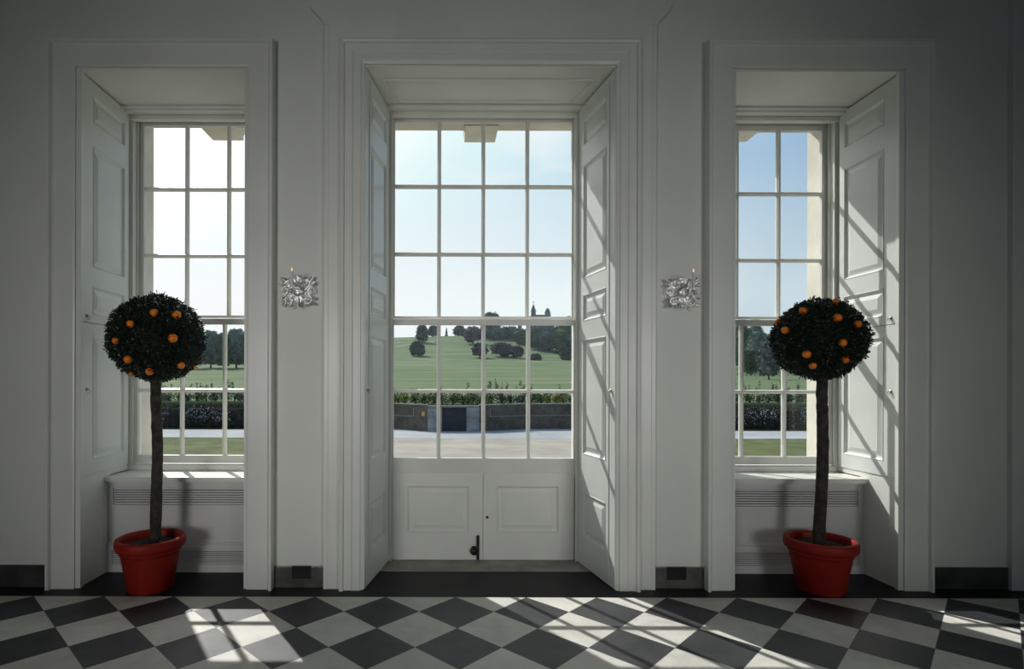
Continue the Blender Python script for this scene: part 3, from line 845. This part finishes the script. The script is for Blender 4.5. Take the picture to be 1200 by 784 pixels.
# shrubs
def leafcloud(mb, c, rx, ry, rz, n, L, rnd, hollow=.35, up=.3):
    for i in range(n):
        z = rnd.uniform(-1,1); a = rnd.uniform(0,2*PI); q = math.sqrt(1-z*z); k = hollow+(1-hollow)*rnd.random()**.5
        p = Vector((c[0]+rx*q*math.cos(a)*k, c[1]+ry*q*math.sin(a)*k, c[2]+rz*z*k))
        d = Vector((rnd.gauss(0,1), rnd.gauss(0,1), rnd.gauss(up,1))).normalized()
        e = d.cross(Vector((rnd.gauss(0,1), rnd.gauss(0,1), rnd.gauss(0,1)))).normalized()
        l = L*rnd.uniform(.6,1.3)
        mb.addvf([p, p+d*l*.5+e*l*.25, p+d*l, p+d*l*.5-e*l*.25], [(0,1,2,3)])
def shrub(x, Y, w, h, kind, n, label, group, spr=0, seed=0):
    rnd = random.Random(seed*31+int(x*100)); z0 = ground(x, Y)
    r = empty('garden_shrub', (x, Y, z0)); tag(r, label, 'shrub', group)
    m = MB()
    for k in range(5):
        ox = rnd.uniform(-.35,.35)*w; hh = h*rnd.uniform(.5,1.08)
        leafcloud(m, (ox, rnd.uniform(-.12,.12)*w, hh*.52), w*.30, w*.28, hh*.5, n//5, .13, rnd)
    for k in range(spr):
        ox = rnd.uniform(-.4,.4)*w; hh = h*rnd.uniform(1.1,1.6)
        leafcloud(m, (ox, 0, hh*.75), .07, .07, hh*.28, 34, .12, rnd, .0, 1.2)
    m.build('foliage', SHR[kind], r, recalc=False)['kind'] = 'stuff'
    b = MB()
    for k in range(5): b.tube([(rnd.uniform(-.05,.05),0,0),(rnd.uniform(-.3,.3)*w, rnd.uniform(-.1,.1)*w, h*.75)], [.018,.007], 6)
    b.build('stems', TRUNKF, r)
cs = [(455,'lime'),(466,'lime'),(475,'lime'),(486,'green'),(497,'green'),(508,'green'),(519,'dull'),(531,'green'),(543,'green'),(554,'dull'),
      (566,'green'),(577,'dull'),(588,'dull'),(600,'dull'),(612,'dull'),(624,'green'),(634,'green'),(643,'lime'),(652,'lime'),(663,'green'),(676,'green'),(690,'dull')]
slab = {'lime':'yellow-green leafy shrub on top of the dark brick retaining wall outside', 'green':'mid-green leafy shrub on top of the dark brick retaining wall outside',
        'dull':'dull dark leafy shrub on top of the dark brick retaining wall outside'}
for i, (px, k) in enumerate(cs):
    Y = 37.6 if px < 480 or px > 600 else (36.4 if px < 500 or px > 566 else 35.8)
    x = X(px, Y); Y = max(Y, wally(x)+.9)+.55*(i%2)
    shrub(x, Y, 1.0, {'lime':1.0,'green':.98,'dull':1.08}[k]*(.86+.2*((i*5)%4)/3), k, 420, slab[k], 'shrubs on the retaining wall', spr={544:2,577:5,588:3,654:5,643:2,612:2,624:2}.get(px, 1 if i % 3 == 0 else 0), seed=i)
# dark hedges with white flowers, seen through the side windows
for s, x0, x1, lb in ((-1, -34, -13.1, 'dark hedge with white flowers beside the road, seen through the left window'), (1, 15.1, 36, 'dark hedge with white flowers beside the road, seen through the right window')):
    r = empty('flowering_hedge', ((x0+x1)/2, 37.2, GZ)); tag(r, lb, 'hedge', 'hedges beyond the road')
    cx = (x0+x1)/2; Lh = (x1-x0)/2
    m = MB(); m.box(-Lh, Lh, -.50, .85, 0, 1.28, .12); m.build('hedge_body', SHR['hedge'], r)
    rnd = random.Random(77+s); m = MB(); fl = MB()
    for i in range(14000):
        px_ = rnd.uniform(-Lh,Lh)
        if rnd.random() < .6: p = Vector((px_, -.56-rnd.random()*.10, rnd.uniform(.0,1.4)))
        else: p = Vector((px_, rnd.uniform(-.6,.9), 1.24+rnd.random()*.26))
        d = Vector((rnd.gauss(0,1), rnd.gauss(-.5,1), rnd.gauss(.3,1))).normalized(); e = d.cross(Vector((rnd.gauss(0,1),rnd.gauss(0,1),rnd.gauss(0,1)))).normalized(); l = rnd.uniform(.07,.15)
        m.addvf([p, p+d*l*.5+e*l*.28, p+d*l, p+d*l*.5-e*l*.28], [(0,1,2,3)])
    m.build('foliage', SHR['hedge'], r, recalc=False)['kind'] = 'stuff'
    for i in range(1100):
        px_ = rnd.uniform(-Lh,Lh); c_ = .95+.22*noise.noise(Vector((px_*.5,s,0)))
        if noise.noise(Vector((px_*.45, 5, s))) < -.22: continue
        p = Vector((px_, -.70-rnd.random()*.08, c_-.05+rnd.gauss(0,.25)))
        if p.z > 1.5 or p.z < .3: continue
        fl.blob(p, rnd.uniform(.014,.034), 0, 0, 1)
    fl.build('flowers', FLOWER, r)['kind'] = 'stuff'
for s, pxs in ((-1, [176,187,198,209,220,231,242,253,264,275,286,297]), (1, [846,857,868,879,890,901,912,923,934,945,957])):
    for i, px in enumerate(pxs):
        Y = 40.2+.8*(i%2); x = X(px, Y)
        shrub(x, Y, .95, .92+.42*abs(noise.noise(Vector((px*.13,0,0)))), 'dull' if (i*7)%3 else 'green', 420,
              'wispy shrub behind the dark hedge, seen through the left window' if s < 0 else 'wispy shrub behind the dark hedge, seen through the right window',
              'wispy shrubs left' if s < 0 else 'wispy shrubs right', spr=2, seed=i+50)

# trees
TREEN = 0
def tree(px, ytop, w, Y, kind, label, group='trees in the park', yb=None, low=.08, detail=3, leafy=1.7):
    global TREEN; TREEN += 1; rnd = random.Random(TREEN*17+3)
    x = X(px, Y); z0 = ground(x, Y); top = H+(447-ytop)*Y/655; h = top-z0; wm = w*Y/655
    if h < 2: return
    r = empty('park_tree', (x, Y, z0-.2)); tag(r, label, 'tree', group)
    if kind == 'purple' and h > 6: low = .22
    t = h*low; ch = h-t
    m = MB(); n = 16
    for i in range(n):
        u = (i+.5)/n; zz = t+ch*(.12+.78*u); prof = math.sin(PI*min(1, .22+.72*u))**.6
        a = rnd.uniform(0, 2*PI); rr = wm*.5*prof*rnd.uniform(.30,.62)
        br = wm*.5*rnd.uniform(.34,.50)*(.65+.35*prof); br = min(br, ch*.42)
        m.blob((math.cos(a)*rr, math.sin(a)*rr, min(zz, h-br*.85)), br, detail, .32, 1.7, (1,1,.85), TREEN*3+i)
    m.blob((0,0,t+ch*.5), min(wm*.36, ch*.45), detail, .25, 1.5, (1,1,ch*.46/max(.1,min(wm*.36, ch*.45))), TREEN)
    if leafy:
        L = leafy
        for i in range(2600 if Y < 380 else 1100):
            u = rnd.random(); zz = t+ch*(.05+.95*u); prof = math.sin(PI*min(1, .18+.76*u))**.6
            a = rnd.uniform(0,2*PI); rr = wm*.46*prof*rnd.uniform(.72,1.10)*(1+.25*noise.noise(Vector((math.cos(a)*1.6,math.sin(a)*1.6,zz*5/h+TREEN))))
            p = Vector((math.cos(a)*rr, math.sin(a)*rr, zz)); d = Vector((rnd.gauss(0,1),rnd.gauss(0,1),rnd.gauss(0,1))).normalized(); e = d.cross(Vector((rnd.gauss(0,1),rnd.gauss(0,1),rnd.gauss(0,1)))).normalized()
            m.addvf([p, p+d*L*.5+e*L*.3, p+d*L, p+d*L*.5-e*L*.3], [(0,1,2,3)])
    m.build('crown', LF[kind], r, recalc=False)
    b = MB(); tr = max(.12, wm*.035); b.tube([(0,0,0),(0,0,t*.7),(wm*.02,0,t+ch*.4)], [tr*1.3,tr,tr*.7], 10); b.build('trunk', TRUNKF, r)
WN = 'seen through the central window'
tree(494.5,381,15,552,'dark','tall dark tree on the left shoulder of the hill, '+WN)
tree(508,382,15,612,'blue','evergreen tree on the skyline just left of the monument')
tree(489,401,18,440,'dark','small dark tree halfway down the left of the hill')
tree(538,382,15,614,'dark','evergreen tree on the skyline just right of the monument')
tree(554,383,24,530,'purple','copper-purple tree high on the hill, left of the thickest wood')
tree(562,403,18,422,'purple','small copper-purple tree at the foot of the hill, left of centre bar')
#wood
tree(575,366,26,622,'dark','tallest round tree on the skyline, left of the towered building')
tree(576,385,32,565,'blue','blue-green tree in the wood below the tallest skyline tree')
tree(596,383,36,560,'blue','wide blue-green tree in the wood left of the towered building')
tree(614,386,26,520,'mid','lighter green tree below and left of the towered building')
tree(588,402,27,432,'purple','broad copper-purple tree at the foot of the hill')
tree(606,406,14,420,'purple','small brown-purple tree right of the broad purple one')
tree(631,383,32,482,'dark','dark tree directly below the towered building')
tree(645,382,32,472,'blue','blue-green tree below and right of the towered building')
tree(662,379,34,462,'mid','big lighter green tree at the right edge of the central window')
tree(665,401,19,408,'grey','grey-green rounded tree at the foot of the hill, far right of central window')
tree(684,378,34,470,'dark','dark tree hidden beyond the right edge of the central window')
for i, (px, yt, w, Y, k) in enumerate(((570,388,26,590,'dark'),(585,389,24,600,'blue'),(606,389,26,585,'dark'),(622,385,24,545,'blue'),(640,384,26,530,'dark'),(655,384,26,520,'blue'),(672,383,26,515,'dark'))):
    tree(px, yt, w, Y, k, ('blue-green' if k == 'blue' else 'dark green')+' tree packed into the hillside wood behind the front trees, central window', 'hillside wood '+k)
tree(628,415.5,11,405,'purple','low dark bush on the lawn below the towered building')
tree(667,370.5,12,640,'grey','small pale tree on the skyline right of the towered building')
for i, (px, yt, w, k) in enumerate(((186,396,28,'blue'),(205,392,30,'dark'),(226,391,28,'blue'),(247,388,27,'blue'),(262,391,20,'dark'),(277,386,30,'blue'),(298,388,30,'dark'),(322,390,30,'blue'))):
    tree(px, yt, w, 246+15*(i%2), k+'2', ('blue-green' if k == 'blue' else 'dark green')+' park tree in the row seen through the left window', 'tree row left '+k, leafy=.8)
for i, (px, yt, w, k, Y) in enumerate(((846,380,30,'dark',268),(868,372,18,'dark',300),(885,372.5,20,'dark',318),(871,384,26,'dark',250),(888,387,28,'blue',234),(908,389,26,'dark',252),(930,386,30,'dark',236),(954,388,26,'blue',254))):
    tree(px, yt, w, Y, k+'2', ('blue-green' if k == 'blue' else 'dark green')+(' taller' if 300 <= Y else '')+' park tree in the mass seen through the right window', 'tree mass right '+k+str(Y//290), leafy=.8)
tree(901,392,24,150,'pale','pale blossoming tree just left of the right topiary, beyond the window', leafy=.7)
tree(880,410,16,190,'mid','small green tree in front of the dark mass, seen through the right window', leafy=.6)
# light footpath crossing the park
for n, pts in enumerate((((-60,392),(-10,396),(25,398),(60,388),(90,372),(130,350)), ((-75,500),(-50,520),(-30,548),(-8,560)))):
    v = []; f = []
    P = []
    for (a, ya), (b, yb) in zip(pts, pts[1:]):
        for k in range(10): P.append((a+(b-a)*k/10, ya+(yb-ya)*k/10))
    for a, ya in P: 
        for d in (-2.2, 2.2): v.append((a, ya+d, ground(a, ya+d)+.12))
    for k in range(len(P)-1): f.append((2*k,2*k+1,2*k+3,2*k+2))
    struct(mesh_obj('path', v, f, GRAVEL))
# park fence
r = empty('park_fence', (X(884,178), 178, ground(X(884,178),178))); tag(r, 'pale post and rail fence before the trees, seen through the right window', 'fence')
m = MB()
for z in (.5, 1.1): m.box(-16, 16, -.04, .04, z, z+.12)
m.build('rail', WOODF, r)
p0 = MB().box(-.12,.12,-.12,.12,0,1.5).build('post', WOODF, r); p0.location = (-16,0,0)
for k in range(1, 13):
    c = p0.copy(); COL.objects.link(c); c.parent = r; c.location = (-16+k*32/12, 0, 0)

# summer haze lying over the park
hm = bpy.data.materials.new('summer_haze'); hm.use_nodes = True; hn = hm.node_tree.nodes; hn.clear()
vs = hn.new('ShaderNodeVolumeScatter'); vs.inputs['Color'].default_value = (.80,.92,1,1); vs.inputs['Density'].default_value = HAZE; vs.inputs['Anisotropy'].default_value = .3
ho = hn.new('ShaderNodeOutputMaterial'); hm.node_tree.links.new(vs.outputs[0], ho.inputs['Volume'])
hz_ = MB().box(-900, 900, 60, 1000, -3, 160).build('haze', hm); tag(hz_, 'thin bluish summer haze over the whole park outside', 'haze', kind='stuff')

# monument on the skyline
x = X(523,622); r = empty('hilltop_monument', (x, 622, ground(x,622))); tag(r, 'small dark statue on a tall plinth standing alone on the skyline', 'monument')
m = MB(); m.prism([(-2.2,0),(2.2,0),(1.9,1),(1.3,1.2),(1.1,5.5),(1.4,5.8),(-1.4,5.8),(-1.1,5.5),(-1.3,1.2),(-1.9,1)], 'y', -1.3, 1.3); m.build('plinth', OBSD, r)
m = MB(); m.tube([(0,0,5.8),(0,0,7),(.1,0,8.0),(0,0,8.9)], [.7,.85,.75,.3], 12); m.blob((0,0,9.3), .42, 2, 0, 1); m.build('figure', OBSD, r, smooth=True)

# towered observatory on the hill
Y = 630; k = Y/655; x = X(633.5, Y); zb = 47.0
r = empty('observatory', (x, Y, zb)); tag(r, 'old building with two domed towers on the hilltop above the trees', 'building')
def zz(py): return H+(447-py)*k-zb
def xx(px): return (px-633.5)*k
m = MB(); m.box(xx(623.5), xx(645), 0, 12, 0, zz(369.5)); m.box(xx(622.8), xx(645.6), -.5, 12.5, zz(369.5), zz(368.6)); m.build('body', OBSB, r)
w0 = None
for i in range(3):
    px = 629.8+i*3.6
    wn = MB().box(xx(px)-.8, xx(px)+.8, -.2, .0, zz(376), zz(371)).build('window', OBSG, r)
for px, yt, hw in ((625, 361.5, 2.5), (641.8, 363.5, 2.8)):
    m = MB(); s_ = hw*k
    m.box(xx(px)-s_, xx(px)+s_, -1, 2*s_-1, 0, zz(yt+2)); m.box(xx(px)-s_*1.15, xx(px)+s_*1.15, -1.4, 2*s_-.6, zz(yt+2.4), zz(yt+1.6))
    tw = m.build('tower', OBSB, r)
    m = MB(); m.lathe([(s_*.85,0),(s_*.95,1.2),(s_*.8,2.6),(s_*.45,3.8),(.12,4.5),(.1,6.4)], 20, (xx(px), s_-1, zz(yt+1.6))); m.build('dome', OBSD, tw, smooth=True)
m = MB(); m.tube([(xx(625), 1.2, zz(361)),(xx(625), 1.2, zz(352.2))], .24, 8); m.tube([(xx(623.8),1.2,zz(353.6)),(xx(626.2),1.2,zz(353.6))], .2, 6); ms = m.build('mast', OBSD, r)
MB().blob((xx(625),1.2,zz(358.3)), 1.25, 3, 0, 1).build('time_ball', REDB, ms, smooth=True)
m = MB(); m.prism([(xx(617.5),0),(xx(649),0),(xx(649),zz(377.5)),(xx(645),zz(374)),(xx(623.5),zz(374)),(xx(618),zz(377.5))], 'y', .8, 10); m.build('wing', OBSD, r)
for px, yt, lb in ((609, 371.5, 'small pointed roof on the skyline left of the two-towered building'), (657, 371.5, 'small domed roof with a spike, right of the two-towered building')):
    x_ = X(px, 625); r = empty('hilltop_pavilion', (x_, 625, 46)); tag(r, lb, 'building')
    hgt = H+(447-yt)*625/655-46
    m = MB(); m.lathe([(2.3,0),(2.3,hgt-5)], 8); m.build('body', OBSB, r)
    m = MB(); m.lathe([(2.9,hgt-5),(2.2,hgt-3.6) if px > 620 else (2.0,hgt-3.8),(1.2,hgt-2.6),(.2,hgt-2.0),(.1,hgt+1.4)], 16); m.build('roof', OBSD, r)

# ------------------------------------------------------------------ sun, sky, lamps
AZ = math.radians(33.6); EL = math.radians(42.8)
SUND = Vector((-math.sin(AZ)*math.cos(EL), math.cos(AZ)*math.cos(EL), math.sin(EL)))
sl = bpy.data.lights.new('sun', 'SUN'); sl.energy = 4.6; sl.angle = math.radians(.6); sl.color = (1,.975,.93)
so = bpy.data.objects.new('sun', sl); COL.objects.link(so)
so.rotation_euler = SUND.to_track_quat('Z', 'Y').to_euler(); so.location = SUND*30

wd = bpy.data.worlds.new('sky'); S.world = wd; wd.use_nodes = True
t = wd.node_tree; N = t.nodes; L = t.links; N.clear()
class WT(NT):
    def __init__(s): s.t = t; s.n = N; s.l = L
W = WT()
tc = W.add('ShaderNodeTexCoord'); gen = tc.outputs['Generated']
dt = W.add('ShaderNodeVectorMath', operation='DOT_PRODUCT'); L.new(gen, dt.inputs[0]); dt.inputs[1].default_value = SUND
sep = W.add('ShaderNodeSeparateXYZ'); L.new(gen, sep.inputs[0])
a = dt.outputs['Value']; el = sep.outputs[2]
base = W.ramp(a, [(0,(.10,.22,.46,1)),(.40,(.21,.37,.60,1)),(.56,(.38,.56,.74,1)),(.70,(.62,.80,.91,1)),(.81,(.76,.94,.97,1)),(.86,(.90,1.0,1.0,1)),(.95,(1,1,1,1))])
# thin cloud
mp = W.add('ShaderNodeMapping'); L.new(gen, mp.inputs[0]); mp.inputs['Scale'].default_value = (1.6,1.6,5.0)
cl = W.noise(2.6, 7, .55, mp.outputs[0])
mr = W.add('ShaderNodeMapRange'); mr.inputs[1].default_value = .50; mr.inputs[2].default_value = .66; L.new(cl, mr.inputs[0])
hz = W.add('ShaderNodeMapRange'); hz.inputs[1].default_value = .34; hz.inputs[2].default_value = .14; L.new(el, hz.inputs[0])
hz2 = W.math('MULTIPLY', hz.outputs[0], .95)
sidehaze = W.math('MULTIPLY', W.math('MULTIPLY', mr.outputs[0], .55), 1.0)
f1 = W.math('MAXIMUM', hz2, sidehaze)
horiz = W.ramp(a, [(0,(.45,.55,.66,1)),(.42,(.62,.74,.80,1)),(.60,(.93,1.02,1.02,1)),(.80,(1,1,1,1))])
sky = W.mix(f1, base, horiz)
gl = W.math('POWER', W.math('MAXIMUM', a, 0.0), 24.0)
st = W.math('ADD', 1.0, W.math('MULTIPLY', gl, 2.5))
bg = W.add('ShaderNodeBackground'); L.new(sky, bg.inputs[0]); L.new(st, bg.inputs[1])
ow = W.add('ShaderNodeOutputWorld'); L.new(bg.outputs[0], ow.inputs[0])

def area(name, loc, target, sx, sy, energy, color, spread):
    l = bpy.data.lights.new(name, 'AREA'); l.shape = 'RECTANGLE'; l.size = sx; l.size_y = sy; l.energy = energy; l.color = color
    l.spread = math.radians(spread)
    o = bpy.data.objects.new(name, l); COL.objects.link(o); o.location = loc
    o.rotation_euler = (Vector(target)-Vector(loc)).to_track_quat('-Z', 'Y').to_euler(); return o
# added fill lamps in the back-wall openings, brighter than the sky there
area('window_daylight_left', (-3.1, BY-.05, 1.6), (-1.15, 3.8, 1.45), 1.3, 1.6, 12.4, (1,.985,.945), 56)
area('window_daylight_right', (3.3, BY-.05, 1.6), (.85, 3.8, 1.4), 1.3, 1.6, 7.4, (1,1,.97), 48)

# ------------------------------------------------------------------ camera
cam = bpy.data.cameras.new('camera'); co = bpy.data.objects.new('camera', cam); COL.objects.link(co)
co.location = (CX, 0, H); co.rotation_mode = 'XYZ'
co.rotation_euler = (Matrix.Rotation(math.radians(-.15), 4, 'Y') @ Matrix.Rotation(PI/2, 4, 'X')).to_euler()
cam.sensor_width = 36; cam.lens = 655/1200*36
cam.shift_x = 80/1200; cam.shift_y = 55/1200
cam.clip_start = .05; cam.clip_end = 3000
S.camera = co
